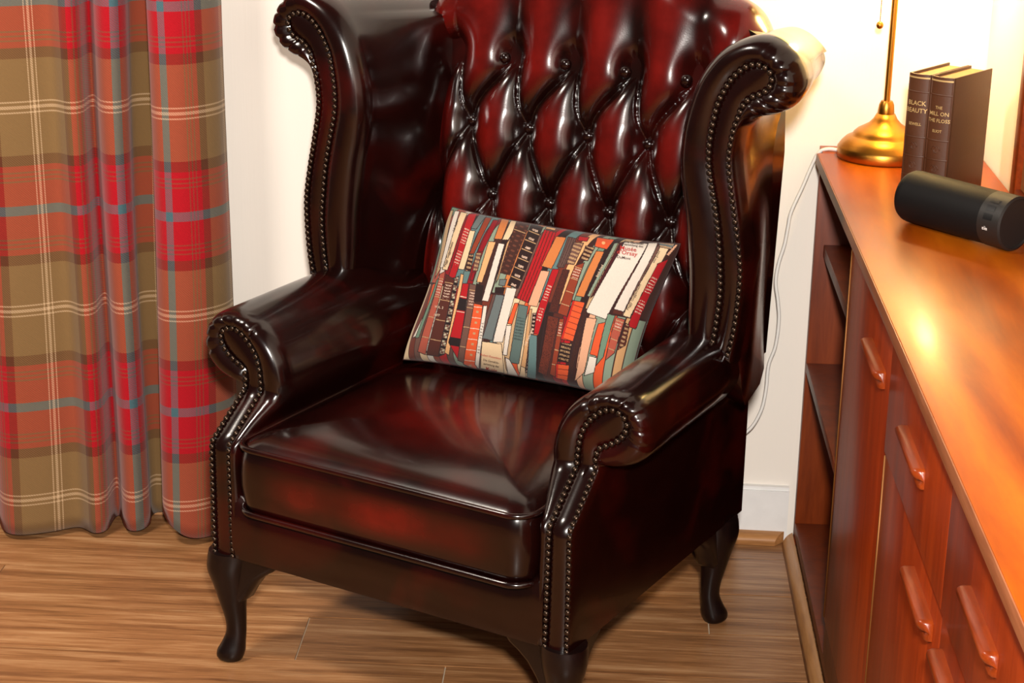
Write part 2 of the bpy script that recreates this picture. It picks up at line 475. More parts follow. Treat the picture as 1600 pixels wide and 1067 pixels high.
# ------------------------------------------------------------------ table lamp
LX, LY, LZ = 0.460, 3.146, 0.7505
lamp = empty('table_lamp', (LX, LY, LZ))
tag(lamp, 'brass table lamp with stepped round base and pull chain', 'lamp')
prof = [(0.0, 0.0), (0.0755, 0.0), (0.0765, 0.002), (0.0765, 0.0165), (0.0745, 0.0195), (0.070, 0.026), (0.0635, 0.0325), (0.0555, 0.0365), (0.053, 0.038), (0.051, 0.042), (0.045, 0.0475), (0.036, 0.0525), (0.027, 0.058), (0.020, 0.066), (0.0155, 0.0745), (0.0, 0.0755)]
mesh_obj('base', *lathe(prof, 64), M['brass'], lamp, sharp=60)
mesh_obj('collar', *lathe([(0.0, 0.0745), (0.0135, 0.0745), (0.0138, 0.078), (0.0125, 0.090), (0.0095, 0.0965), (0.0, 0.097)], 32), M['brass'], lamp, sharp=60)
mesh_obj('pole', *lathe([(0.0, 0.096), (0.0052, 0.096), (0.0052, 0.46), (0.0, 0.4601)], 20), M['brass'], lamp, sharp=60)
ch = MB()
cx, cy = -0.026, -0.030
ch.add(*tube([(cx, cy, 0.415), (cx, cy, 0.33), (cx, cy, 0.233)], 0.0006, 6))
for i in range(60):
    z = 0.235 + i*0.003
    ch.add(*lathe([(0.0001, z-0.0011), (0.0011, z), (0.0001, z+0.0011)], 6, (cx, cy, 0)))
pc = ch.build('pull_chain', M['brass'], lamp)
mesh_obj('pull_knob', *lathe([(0.0060*math.sin(a)+1e-5, 0.2265-0.0063*math.cos(a)) for a in np.linspace(0, math.pi, 12)], 20, (cx, cy, 0)), M['brass'], pc)
# half-barrel shade above the frame
rings = []
for xx, s in ((-0.13, 0.90), (-0.125, 1.0), (0.125, 1.0), (0.13, 0.90)):
    rings.append([(xx, -0.020+0.075*s*math.cos(a), 0.405+0.065*s*math.sin(a)) for a in np.linspace(0, math.pi, 17)])
vv, ff = loft(rings, False)
n = 17
ff += [tuple(range(n)), tuple(range(3*n, 4*n))]
sh = mesh_obj('lamp_shade', vv, ff, M['shade'], lamp, sharp=50)
sm = sh.modifiers.new('thickness', 'SOLIDIFY'); sm.thickness = 0.003
mesh_obj('socket', *lathe([(0, 0.425), (0.014, 0.425), (0.014, 0.452), (0, 0.4525)], 20, (0, -0.022, 0)), M['brass'], lamp, sharp=60)
mesh_obj('bulb', *lathe([(0.016*math.sin(a)+1e-5, 0.409-0.016*math.cos(a)) for a in np.linspace(0, math.pi, 10)], 16, (0, -0.022, 0)), M['bulb'], lamp)
light('lamp_bulb_light', 'POINT', (LX, LY-0.026, LZ+0.375), LAMP_E, (1.0, 0.62, 0.22), 0.022)
cordp = [(.415, 3.170, .7525), (.391, 3.178, .7532), (.372, 3.184, .7535), (.358, 3.188, .746), (.348, 3.19, .724), (.335, 3.19, .686), (.318, 3.19, .640), (.314, 3.19, .612), (.310, 3.19, .580), (.302, 3.19, .546), (.299, 3.19, .512), (.305, 3.19, .477), (.309, 3.19, .442), (.306, 3.19, .394), (.296, 3.19, .357), (.294, 3.19, .309), (.287, 3.19, .268), (.266, 3.19, .230), (.22, 3.19, .20), (.15, 3.195, .17)]
cord = catmull(cordp, 140)
mesh_obj('power_cord', *tube([(x-LX, y-LY, z-LZ) for x, y, z in cord], 0.0031, 8), M['cord'], lamp)

# ------------------------------------------------------------------ text helper
def text_mesh(txt, size=1.0, bold=0.0):
    cu = bpy.data.curves.new('lettering', 'FONT'); cu.body = txt; cu.size = size; cu.align_x = 'CENTER'; cu.align_y = 'CENTER'
    cu.offset = bold; cu.resolution_u = 2
    o = bpy.data.objects.new('lettering', cu); COL.objects.link(o)
    dg = bpy.context.evaluated_depsgraph_get(); dg.update()
    me = bpy.data.meshes.new_from_object(o.evaluated_get(dg))
    v = np.array([p.co[:] for p in me.vertices]) if len(me.vertices) else np.zeros((0, 3))
    f = [tuple(p.vertices) for p in me.polygons]
    bpy.data.objects.remove(o); bpy.data.curves.remove(cu); bpy.data.meshes.remove(me)
    return v, f

# ------------------------------------------------------------------ two books
def book(name, label, off, th, lines, hgt=0.190, dep=0.128):
    ang = math.atan2(-0.60, 0.80)
    b = empty(name, (0.452 + 0.80*off, 2.890 - 0.60*off, 0.7505), ang)
    tag(b, label, 'book')
    # local: x = thickness, y = depth (spine at y=0), z up
    c = 0.0028
    cov = MB()
    cov.add(*box(0, c, 0.003, dep, 0, hgt, 0.0006)).add(*box(th-c, th, 0.003, dep, 0, hgt, 0.0006))
    rings = []
    for z in (0.0, 0.001, hgt-0.001, hgt):
        ring = [(th*t, 0.005-0.0065*math.sin(math.pi*t)**0.7, z) for t in np.linspace(0, 1, 13)]
        ring += [(th*t, 0.0075-0.0055*math.sin(math.pi*t)**0.7, z) for t in np.linspace(1, 0, 13)]
        rings.append(ring)
    cov.add(*loft(rings, True, True, True))
    co = cov.build('cover', M['bookcloth'], b, sharp=40)
    mesh_obj('page_block', *box(c+0.0002, th-c-0.0002, 0.008, dep-0.004, 0.004, hgt-0.004), M['pages'], b, smooth=False)
    for zb in (0.033, 0.063, 0.093, 0.163):
        rr = []
        for z in (zb-0.0012, zb, zb+0.0012):
            e = 0.0011 if z == zb else 0.0
            rr.append([(th*t, 0.0045-e-0.0065*math.sin(math.pi*t)**0.7, z) for t in np.linspace(0.02, 0.98, 11)])
        mesh_obj('raised_band', *loft(rr, False), M['bookcloth'], co)
    rr = [[(th*t, 0.0040-0.0065*math.sin(math.pi*t)**0.7, z) for t in np.linspace(0.02, 0.98, 11)] for z in (hgt-0.0065, hgt-0.0040)]
    mesh_obj('gilt_line', *loft(rr, False), M['gold'], co)
    for zc in (0.048, 0.078):                           # blind-stamped scrolls
        mbs = MB()
        for sgn in (-1, 1):
            p = [(th*0.5 + sgn*(0.0015+0.0055*math.cos(a)*(1-a/9)), -0.0024+0.0012*abs(math.cos(a)), zc + 0.0075*math.sin(a)*(1-a/9)) for a in np.linspace(0, 6.5, 22)]
            mbs.add(*tube(p, 0.0006, 6))
        mbs.build('stamped_ornament', M['bookcloth'], co)
    tm = MB()
    for txt, z, s in lines:
        v, f = text_mesh(txt, 1.0, 0.012)
        w = v[:, 0].max()-v[:, 0].min()
        sc = s
        x = th/2 + (v[:, 0])*sc*0.98; zz_ = hgt*z + v[:, 1]*sc
        t = np.clip(x/th, 0, 1)
        y = 0.0043-0.0065*np.sin(math.pi*t)**0.7
        tm.add(np.stack([x, y, zz_], 1), f)
    tm.build('title_lettering', M['gold'], co, smooth=False, recalc=False)
    return b
book('hardback_book', 'dark brown old hardback titled Black Beauty, nearer the lamp', 0.0, 0.0365, [('BLACK', 0.765, 0.0098), ('BEAUTY', 0.705, 0.0098), ('SEWELL', 0.595, 0.0062)])
book('hardback_book', 'dark brown old hardback titled The Mill on the Floss', 0.0375, 0.0385, [('THE', 0.755, 0.0066), ('MILL ON', 0.705, 0.0086), ('THE FLOSS', 0.650, 0.0078), ('ELIOT', 0.565, 0.0060)])

# ------------------------------------------------------------------ speaker
pA, pB = np.array([0.441, 2.722, 0.790]), np.array([0.568, 2.569, 0.790])
ax = (pB-pA); SL = np.linalg.norm(ax); ax /= SL
spk = empty('portable_speaker', (pA[0], pA[1], 0.7505))
tag(spk, 'black cylindrical portable speaker lying in front of the two books', 'speaker')
def along(profile, n=48):
    side = np.array([ax[1], -ax[0], 0.0]); up = np.array([0, 0, 1.0])
    c0 = np.array([0, 0, 0.0392])
    rings = [[c0 + ax*t + rr*(math.cos(a)*side + math.sin(a)*up) for a in np.arange(n)*2*math.pi/n] for rr, t in profile]
    return loft(rings, True, True, True)
R0 = 0.0385
mesh_obj('body', *along([(0.001, 0.003), (R0-0.008, 0.002), (R0-0.003, 0.004), (R0-0.0006, 0.009), (R0, 0.014), (R0, SL-0.038)]), M['speaker'], spk, sharp=60)
bnd = mesh_obj('control_band', *along([(R0-0.001, SL-0.039), (R0+0.0004, SL-0.0385), (R0+0.0004, SL-0.002), (R0-0.003, SL), (R0-0.004, SL-0.003)]), M['speaker_band'], spk, sharp=50)
cap = mesh_obj('end_cap', *along([(0.001, SL-0.008), (R0-0.004, SL-0.008), (R0-0.004, SL-0.012)]), M['black'], spk, sharp=50)
side = np.array([ax[1], -ax[0], 0.0])
def patch_on(t0, t1, a0, a1, rr, nn=6):
    vv = []
    for t in (t0, t1):
        for a in np.linspace(a0, a1, nn):
            vv.append(np.array([0, 0, 0.0392]) + ax*t + rr*(math.cos(a)*(-1)*(-side) + math.sin(a)*np.array([0, 0, 1.0])))
    return vv, [(i, i+1, nn+i+1, nn+i) for i in range(nn-1)]
sgn = 1 if side@np.array([0, -1, 0]) > 0 else -1
def patch_side(t0, t1, a0, a1, rr, nn=6):
    vv = []
    for t in (t0, t1):
        for a in np.linspace(a0, a1, nn):
            vv.append(np.array([0, 0, 0.0392]) + ax*t + rr*(math.cos(a)*side*sgn + math.sin(a)*np.array([0, 0, 1.0])))
    return vv, [(i, i+1, nn+i+1, nn+i) for i in range(nn-1)]
for a in (0.95, 0.62, 0.29):
    mesh_obj('button', *patch_side(SL-0.029, SL-0.014, a-0.11, a+0.11, R0+0.0009), M['black'], bnd)
mk = MB()
for t0, t1, a0, a1 in ((0, .0035, .0, .03), (0, .0035, .055, .085), (0, .0010, .0, .085), (.0042, .0052, .0, .085), (.0052, .0078, .0, .022), (.0052, .0078, .063, .085), (.0078, .0088, .0, .085), (.0052, .0078, .034, .050), (.003, .006, .115, .128)):
    mk.add(*patch_side(SL-0.028+t0, SL-0.028+t1, -0.20+a0, -0.20+a1, R0+0.0010, 4))
mk.build('printed_mark', M['mark'], bnd, smooth=False)
mk = MB()
for p, q, w, h in ((-.010, .006, .0016, .008), (-.001, .0035, .0016, .006), (.002, .003, .0013, .006), (-.016, -.006, .0014, .0045), (.011, .017, .0016, .0030)):
    c = np.array([0, 0, 0.0392]) + ax*(SL-0.0074) + side*sgn*(0.018+p*0.6) + np.array([0, 0, q-0.008])
    mk.add([c+side*a*w/2+np.array([0, 0, b*h/2]) for a, b in ((-1, -1), (1, -1), (1, 1), (-1, 1))], [(0, 1, 2, 3)])
mk.build('printed_mark', M['mark'], cap, smooth=False)

# ------------------------------------------------------------------ picture frame at the right
pf = empty('wooden_frame', (X_R-0.014, 2.665, 0.7505))
tag(pf, 'teak framed panel standing on the sideboard against the right wall', 'frame')
for nm, b in (('frame_stile', (-0.013, 0.012, 0.130, 0.165, 0.0, 0.52)), ('frame_stile', (-0.013, 0.012, -0.20, -0.165, 0.0, 0.52)), ('frame_rail', (-0.013, 0.012, -0.1648, 0.1298, 0.0, 0.035)), ('frame_rail', (-0.013, 0.012, -0.1648, 0.1298, 0.485, 0.52))):
    box_obj(nm, b, M['teak_handle'], pf, 0.002)
box_obj('panel', (-0.004, 0.008, -0.1645, 0.1295, 0.0355, 0.4845), M['mirror'], pf)


# ------------------------------------------------------------------ wingback armchair
CH = empty('wingback_armchair', (-0.3175, 2.53, 0.0), math.radians(-27.06))
tag(CH, 'oxblood leather wingback armchair with deep buttoned back and studded scroll arms', 'armchair')
NAIL_V, NAIL_F = lathe([(0.0047, 0.0), (0.0046, 0.0012), (0.0038, 0.0027), (0.0022, 0.0037), (0.0003, 0.0040)], 10)
nail_me = None
nail_count = 0
NAIL_MAX = 300
def nail_mesh():
    global nail_me
    if nail_me is None:
        me = bpy.data.meshes.new('nailhead')
        # dome axis turned to -y
        me.from_pydata([(x, -z, y) for x, y, z in NAIL_V], [], NAIL_F)
        me.polygons.foreach_set('use_smooth', np.ones(len(me.polygons), bool))
        me.materials.append(M['nail']); nail_me = me
    return nail_me
def resample(P, step):
    P = np.asarray(P); seg = np.linalg.norm(np.diff(P, axis=0), axis=1); s = np.concatenate([[0], np.cumsum(seg)])
    n = max(2, int(round(s[-1]/step)))
    t = np.linspace(0, s[-1], n+1)
    return np.stack([np.interp(t, s, P[:, i]) for i in range(P.shape[1])], 1)
def put_nails(path, parent, step=0.0104, normals=None):
    global nail_count
    pts = resample(path, step)
    rest = MB()
    for i, p in enumerate(pts):
        a, b = pts[max(i-1, 0)], pts[min(i+1, len(pts)-1)]
        tg = (b-a)/np.linalg.norm(b-a)
        nrm = np.array([0, -1.0, 0]); nrm = nrm - tg*(nrm@tg); nrm /= np.linalg.norm(nrm)
        if nail_count < NAIL_MAX:
            o = bpy.data.objects.new('nailhead', nail_mesh()); link(o, parent)
            o.location = p
            o.rotation_mode = 'QUATERNION'; o.rotation_quaternion = Vector((0, -1, 0)).rotation_difference(Vector(nrm))
            nail_count += 1
        else:
            q = Vector((0, -1, 0)).rotation_difference(Vector(nrm))
            rest.add([q @ Vector((x, -z, y)) + Vector(p) for x, y, z in NAIL_V], NAIL_F)
    if rest.v:
        o = rest.build('nailhead_row', M['nail'], parent); o['kind'] = 'stuff'

def vnoise(x, y, seed):
    return math.sin(x*1.7+seed)*math.cos(y*2.3+seed*1.3)

def scroll_part(kind, sg, keys, yfront, rim_y, back_rings, facing_bulge, N=120, pleat=None, nails_from=0):
    """keys: rows of (facing x, facing z, roll x, roll z); returns the padded body, facing and nails."""
    K = np.array(keys, float)
    C = catmull(K, N)
    fx, fz, rx, rz = C.T
    fx, rx = fx*sg, rx*sg
    rings = []
    # hidden root just inside the facing edge
    cxm, czm = (fx+fx[::-1])/2, (fz+fz[::-1])/2
    yf = yfront(fz)
    rings.append(np.stack([lerp(fx, cxm, 0.5), yf+0.012, lerp(fz, czm, 0.5)], 1))
    rings.append(np.stack([fx, yf+0.004, fz], 1))
    wid = np.hypot(rx-fx, rz-fz)
    ang = np.unwrap(np.arctan2(rz-fz, (rx-fx)*sg))
    arc = np.concatenate([[0], np.cumsum(np.hypot(np.diff(rx), np.diff(rz)))])
    for th in (12, 26, 42, 58, 72, 82, 90):
        t = math.radians(th); s = math.sin(t)
        x, z = lerp(fx, rx, s), lerp(fz, rz, s)
        bul = -0.55*np.minimum(wid, 0.03)*math.sin(2*t)**1.0*0.6
        yy = lerp(yf, yfront(z), s) + bul + rim_y*(1-math.cos(t))**1.3
        if pleat is not None:
            for a0, dep in pleat:
                g = np.exp(-((arc-a0)/0.0028)**2)*dep*math.sin(2*t)
                yy = yy + g
                x = x - g*0.5*np.sign(rx-fx); 
        rings.append(np.stack([x, yy, z], 1))
    for fn in back_rings:
        rings.append(fn(rx, rz, sg))
    v, f = loft([rg.tolist() for rg in rings], True, True, True)
    body = mesh_obj(kind, v, f, M['leather'], CH, sharp=75)
    # facing strip: opposite edge points joined across, gently padded
    H = N//2
    W = np.linspace(0, 1, 9)
    fv = []
    inset = 0.10
    for i in range(H):
        a = np.array([fx[i], yf[i], fz[i]]); b = np.array([fx[N-1-i], yf[N-1-i], fz[N-1-i]])
        for w in W:
            p = lerp(a, b, w); p[1] += 0.006 - facing_bulge*math.sin(math.pi*w)**0.8
            fv.append(p)
    ff = [(i*9+j, i*9+j+1, (i+1)*9+j+1, (i+1)*9+j) for i in range(H-1) for j in range(8)]
    nb = len(fv)
    fc = mesh_obj(kind+'_facing', fv, ff, M['leather'], CH)
    path = np.stack([fx, yf+0.0005, fz], 1)
    inner = np.stack([lerp(fx, cxm, 0.06), yf+0.0005, lerp(fz, czm, 0.06)], 1)
    put_nails(inner, fc)
    return body, fc

# --- arms
def arm_y(z):
    z = np.asarray(z, float)
    return 0.0815*np.clip((z-0.376)/(0.442-0.376), 0, 1)
ARM = [(.3165, .192, .3205, .190), (.3165, .28, .3205, .28), (.3155, .376, .3205, .376), (.311, .440, .3185, .440), (.3105, .462, .326, .447), (.317, .475, .345, .449), (.332, .483, .366, .457), (.347, .494, .384, .474),
       (.356, .508, .3925, .495), (.356, .521, .391, .520), (.347, .531, .379, .544), (.333, .536, .356, .558), (.319, .533, .326, .5605), (.304, .522, .295, .551), (.292, .507, .266, .531), (.285, .492, .247, .505),
       (.281, .472, .236, .475), (.279, .440, .236, .44), (.281, .376, .262, .376), (.280, .28, .262, .28), (.279, .192, .262, .192)]
def arm_ring(y):
    def fn(rx, rz, sg):
        yy = arm_y(rz)
        t = (y-0.12)/(0.60-0.12)
        x = rx.copy()
        # inner wall pulls in slightly behind the padded front, roll narrows to the back
        roll = sstep(0.44, 0.47, rz)
        inner = (rx*sg < 0.27)
        x = x - sg*np.where(inner & (rz < 0.5), 0.004*max(t, 0), 0.0)
        x = x - sg*roll*0.012*max(t, 0)
        tuck = float(sstep(0.40, 0.47, y))
        x = np.where(rx*sg > 0.325, lerp(x, sg*0.325, tuck), x)
        z = rz + roll*0.010*max(t, 0) - tuck*0.02*sstep(0.50, 0.56, rz)
        return np.stack([x, np.maximum(yy+0.032, y) if y > 0.13 else yy + (y-0.04), z], 1)
    return fn
arm_back = [arm_ring(y) for y in (0.10, 0.16, 0.24, 0.32, 0.40, 0.425, 0.45, 0.47, 0.50, 0.602)]
ARM_PLEAT = [(0.40, .004), (0.425, .0045), (0.452, .005), (0.478, .0045), (0.505, .005), (0.37, .004), (0.345, .004)]
scroll_part('arm', 1, ARM, arm_y, 0.030, arm_back, 0.008, pleat=ARM_PLEAT)
# --- wings
WING = [(.382, .545, .388, .528), (.389, .58, .395, .578), (.3935, .63, .400, .63), (.394, .68, .400, .68), (.386, .73, .393, .73), (.374, .79, .381, .79), (.366, .84, .373, .84), (.370, .88, .377, .878),
        (.377, .905, .386, .897), (.385, .925, .402, .906), (.397, .937, .424, .912), (.411, .943, .446, .924), (.422, .952, .460, .944), (.425, .965, .463, .967), (.418, .978, .450, .994), (.400, .985, .424, 1.016),
        (.381, .979, .389, 1.022), (.362, .961, .345, 1.003), (.350, .940, .315, .971), (.341, .918, .297, .935), (.334, .88, .283, .885), (.332, .85, .279, .85), (.334, .823, .279, .82), (.344, .78, .285, .78),
        (.353, .735, .294, .735), (.359, .684, .300, .684), (.362, .64, .303, .64), (.359, .595, .304, .59), (.355, .562, .306, .552)]
def wing_y(z): return np.full(np.shape(z), 0.362) + 0.0*np.asarray(z)
def wing_ring(y):
    def fn(rx, rz, sg):
        ax_ = rx*sg
        t = np.clip((y-0.40)/(0.615-0.40), 0, 1)
        outer = np.arange(len(rx)) < len(rx)*14/28
        scroll = sstep(0.885, 0.925, rz)
        tgt_out = 0.339 + 0.016*np.exp(-((rz-0.50)/0.07)**2) + scroll*(ax_-0.375)*0.75 + scroll*0.0
        tgt_in = 0.250 + sstep(0.96, 1.02, rz)*0.02
        tgt = np.where(outer, tgt_out, np.minimum(tgt_in, 0.37))
        tgt = np.where((rz > 0.98), 0.262 + (ax_-0.30)*0.92, tgt)
        te = t*t*(3-2*t)*0.5 + t*0.5
        x = lerp(ax_, tgt, te)
        z = rz - sstep(0.93, 1.02, rz)*0.022*t
        low = sstep(0.64, 0.53, rz)
        z = z - low*np.where(outer, 0.085, 0.10)*sstep(0.385, 0.43, y)*(1-0.35*sstep(0.55, 0.618, y))
        x = x - low*np.where(outer, 0.014, 0.0)*sstep(0.56, 0.618, y)
        return np.stack([x*sg, np.full(len(rx), y) , z], 1)
    return fn
wing_back = [wing_ring(y) for y in (0.400, 0.415, 0.435, 0.46, 0.50, 0.54, 0.58, 0.605, 0.618)]
W_PLEAT = [(0.405, .004), (0.43, .005), (0.455, .005), (0.48, .005), (0.505, .005), (0.53, .005), (0.555, .004)]
scroll_part('wing', 1, WING, wing_y, 0.034, wing_back, 0.007, N=160, pleat=W_PLEAT)
scroll_part('arm', -1, ARM, arm_y, 0.030, arm_back, 0.008, pleat=ARM_PLEAT)
scroll_part('wing', -1, WING, wing_y, 0.034, wing_back, 0.007, N=160, pleat=W_PLEAT)

# --- buttoned back
BX, BZ, DX, DZ = -0.147, 0.912, 0.111, 0.1165
def back_plane(z): return 0.520 + 0.20*(z-0.55)
def ztop(x): return 0.992 + 0.098*math.cos(min(abs(x-0.0)/0.31, 1)*math.pi/2)**1.3
XL, XRr = -0.262, 0.262
nxg, nzg = 260, 330
verts = []; dye = []
for j in range(nzg):
    s = j/(nzg-1)
    for i in range(nxg):
        wz = 1.0 + 0.17*float(sstep(0.72, 0.86, s))
        x = (XL + (XRr-XL)*i/(nxg-1))*wz
        zt = ztop(x); R = 0.045
        zlin0, zlin1 = 0.385, zt-R
        L1 = zlin1-zlin0; L2 = R*math.pi*0.85
        q = s*(L1+L2)
        if q < L1:
            z = zlin0+q; y = back_plane(z); ny, nz_ = -0.981, 0.196
        else:
            a0 = 0.1974; a = (q-L1)/R + a0
            y = back_plane(zlin1) + R*(math.cos(a0)-math.cos(a)); z = zlin1 + R*(math.sin(a)-math.sin(a0)); ny, nz_ = -math.cos(a), math.sin(a)
        zz_ = zlin0+q if q >= L1 else z
        V = (BZ-zz_)/DZ; U = (x-BX-0.020*float(sstep(0.75, 0.1, V)))/DX
        if V >= 0:
            a1, b1 = U+V/2, U-V/2
            pa, pb = 2*(a1-math.floor(a1))-1, 2*(b1-math.floor(b1))-1
            Fv = (1-pa*pa)*(1-pb*pb)
        else:
            pa = 2*(U-math.floor(U))-1
            hold = float(sstep(0.0, 0.8, -V))
            if U < -0.5: pa = pa*(1-hold)
            if U > 3.5: pa = pa*(1-hold)
            if U < -1: pa = lerp(pa, 0.0, hold)
            Fv = (1-pa*pa)**2
            Fv = lerp(Fv, 0.9, 0.55*min(1, -V/1.1))
        h = 0.029*Fv**0.50
        # buttons pull deep
        for rr in range(0, 5):
            off = 0.0 if rr % 2 == 0 else 0.5
            uu = U-off; di = uu-round(uu)
            dd = (di*DX)**2 + (zz_-(BZ-rr*DZ))**2
            h -= 0.013*math.exp(-dd/(0.023**2))
        edge = min(x-XL*wz, XRr*wz-x)
        h -= 0.030*math.exp(-(edge/0.022)**2)
        h *= 1.0
        y += ny*h; z += nz_*h
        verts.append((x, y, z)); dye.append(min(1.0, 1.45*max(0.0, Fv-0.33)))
faces = [(j*nxg+i, j*nxg+i+1, (j+1)*nxg+i+1, (j+1)*nxg+i) for j in range(nzg-1) for i in range(nxg-1)]
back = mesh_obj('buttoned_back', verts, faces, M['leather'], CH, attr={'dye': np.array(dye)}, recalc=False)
VB = np.array(verts)
btn_v, btn_f = lathe([(0.0090, -0.004), (0.0094, 0.001), (0.0082, 0.0045), (0.0045, 0.0068), (0.0004, 0.0074)], 16)
bme = None
for rr in range(0, 5):
    off = 0.0 if rr % 2 == 0 else 0.5
    for ii in range(-1, 5):
        x = BX + (ii+off)*DX + (0.020 if rr == 0 else 0.0); z = BZ - rr*DZ
        if not (XL+0.03 < x < XRr-0.008): continue
        kx = int(round((x-XL)/(XRr-XL)*(nxg-1)))
        colm = VB[kx::nxg]; kk = np.argmin(abs(colm[:200, 2]-z)); y = colm[kk, 1]
        if bme is None:
            o = mesh_obj('button', [(a, -c-0.0, b) for a, b, c in btn_v], btn_f, M['leather'], back); bme = o.data
        else:
            o = link(bpy.data.objects.new('button', bme), back)
        o.location = (x, y-0.003, z)

# --- outside back, seat rail, underside
def rbox(name, b, bev, parent=CH): return box_obj(name, b, M['leather'], parent, bev, 4)
pb = MB(); 
rings = []
for z, hw, y0, y1 in ((.19, .316, .56, .612), (.30, .317, .56, .616), (.45, .319, .56, .620), (.47, .340, .575, .628), (.80, .343, .585, .645), (.93, .335, .595, .650), (.985, .30, .60, .652), (1.01, .24, .605, .650)):
    rings.append([(-hw, y0, z), (hw, y0, z), (hw, y1-.012, z), (hw-.012, y1, z), (-hw+.012, y1, z), (-hw, y1-.012, z)])
v, f = loft(rings, True, True, True)
mesh_obj('outside_back', v, f, M['leather'], CH, sharp=35)
rings = []
for t in np.linspace(-1, 1, 41):
    x = 0.2775*t
    rise = 0.022*sstep(0.86, 1.0, abs(t))
    rings.append([(x, 0.0, .190), (x, -0.002, .200), (x, -0.004, .235), (x, -0.002, .268+rise), (x, 0.006, .279+rise), (x, 0.02, .283+rise), (x, 0.06, .283), (x, 0.06, .190)])
mesh_obj('front_rail', *loft(rings, True, True, True), M['leather'], CH, sharp=60)
rbox('seat_deck', (-.26, .26, .061, .555, .192, .275), .004)

# --- seat cushion
def cushion_pts():
    nx_, ny_ = 90, 90
    hw, y0, y1 = 0.2545, -0.016, 0.505
    rc = 0.035
    out = []
    per = []
    # rounded rectangle perimeter
    def rr_(ins):
        pts = []
        hx0, hx1, hy0, hy1 = -hw+ins, hw-ins, y0+ins, y1-ins
        c = max(rc-ins*0.6, 0.006)
        for (cx_, cy_, a0) in ((hx1-c, hy0+c, -90), (hx1-c, hy1-c, 0), (hx0+c, hy1-c, 90), (hx0+c, hy0+c, 180)):
            for a in np.linspace(a0, a0+90, 13):
                pts.append((cx_+c*math.cos(math.radians(a)), cy_+c*math.sin(math.radians(a))))
            # straight run after each corner
            nxt = {-90: (hx1, hy1-c), 0: (hx0+c, hy1), 90: (hx0, hy0+c), 180: (hx1-c, hy0)}[a0]
            last = pts[-1]
            for t in np.linspace(0, 1, 26)[1:-1]:
                pts.append((lerp(last[0], nxt[0], t), lerp(last[1], nxt[1], t)))
        return np.array(pts)
    return rr_
rrf = cushion_pts()
prof = [(0.10, .285), (0.03, .283), (0.006, .281), (0.0, .284), (-0.003, .300), (-0.006, .325), (-0.006, .345), (-0.004, .368), (0.0, .386), (0.004, .3905), (0.015, .398), (0.035, .4065), (0.07, .4145), (0.12, .420), (0.18, .423), (0.235, .424)]
rings = []; dy = []
for ins, z in prof:
    P = rrf(ins)
    back_low = sstep(0.2, 0.5, P[:, 1])
    rings.append([(p[0], p[1], z - 0.004*b*(z > 0.39)) for p, b in zip(P, back_low)])
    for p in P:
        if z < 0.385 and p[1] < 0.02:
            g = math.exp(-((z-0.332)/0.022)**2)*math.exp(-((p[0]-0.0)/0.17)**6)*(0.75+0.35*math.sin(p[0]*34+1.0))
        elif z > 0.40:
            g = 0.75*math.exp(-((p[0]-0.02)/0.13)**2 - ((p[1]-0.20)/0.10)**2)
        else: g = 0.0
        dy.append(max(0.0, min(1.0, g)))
v, f = loft(rings, True, True, True)
cush = mesh_obj('seat_cushion', v, f, M['leather'], CH, attr={'dye': np.array(dy)}, sharp=80)
for z in (.2825, .3885):
    P = rrf(-0.0035); path = [(p[0], p[1], z) for p in P]
    n8 = 8
    pv = []
    Pn = np.array(path); m = len(Pn)
    for k_ in range(m):
        tg = Pn[(k_+1) % m]-Pn[k_-1]; tg /= np.linalg.norm(tg); nn = np.array([tg[1], -tg[0], 0])
        for a in np.arange(n8)*2*math.pi/n8: pv.append(Pn[k_] + 0.0050*(math.cos(a)*nn + math.sin(a)*np.array([0, 0, 1.0])))
    pfc = [(k_*n8+i, k_*n8+(i+1) % n8, ((k_+1) % m)*n8+(i+1) % n8, ((k_+1) % m)*n8+i) for k_ in range(m) for i in range(n8)]
    mesh_obj('piping', pv, pfc, M['leather'], cush)

# --- cabriole legs
def leg(cx_, cy_, ex, ey, ears):
    e = np.array([ex, ey]); e = e/np.linalg.norm(e)
    K = np.array([(.1925, .000, .036), (.180, .002, .0365), (.160, .005, .0345), (.130, .003, .028), (.100, .002, .0215), (.070, -.001, .0170), (.048, -.001, .0162), (.030, .003, .0190), (.016, .007, .0225), (.006, .009, .0215), (.0, .008, .0175)])
    C = catmull(K, 44)
    rings = []
    for z, o, rad in C:
        z = max(z, 0.0)
        ring = []
        for a in np.arange(24)*2*math.pi/24:
            ca, sa = math.cos(a), math.sin(a)
            along_ = rad*ca*(1.12 if ca > 0 else 0.9); across = rad*sa*0.95
            ring.append((cx_ + e[0]*(o+along_) - e[1]*across, cy_ + e[1]*(o+along_) + e[0]*across, z))
        rings.append(ring)
    mbl = MB().add(*loft(rings, True, True, True))
    for dx_, dy_ in ears:
        dv = np.array([dx_, dy_, 0.0]); nv = np.array([-dy_, dx_, 0.0])
        prof_ = [(0.0, .1925), (.098, .1925), (.097, .188), (.088, .176), (.072, .166), (.055, .152), (.040, .132), (.028, .112), (.010, .100), (0.0, .10)]
        rr2 = []
        for off, s in ((-0.018, .9), (-0.012, 1.0), (0.012, 1.0), (0.018, .9)):
            rr2.append([(cx_ + dv[0]*a*s*0.95 + nv[0]*off, cy_ + dv[1]*a*s*0.95 + nv[1]*off, .2-(.2-z)*s) for a, z in prof_])
        mbl.add(*loft(rr2, True, True, True))
    return mbl.build('leg', M['leg'], CH, sharp=50)
leg(-.297, .026, -1, -1, [(1, 0), (0, 1)])
leg(.297, .026, 1, -1, [(-1, 0), (0, 1)])
leg(-.292, .553, -1, 1, [(0, -1), (1, 0)])
leg(.292, .553, 1, 1, [(0, -1), (-1, 0)])

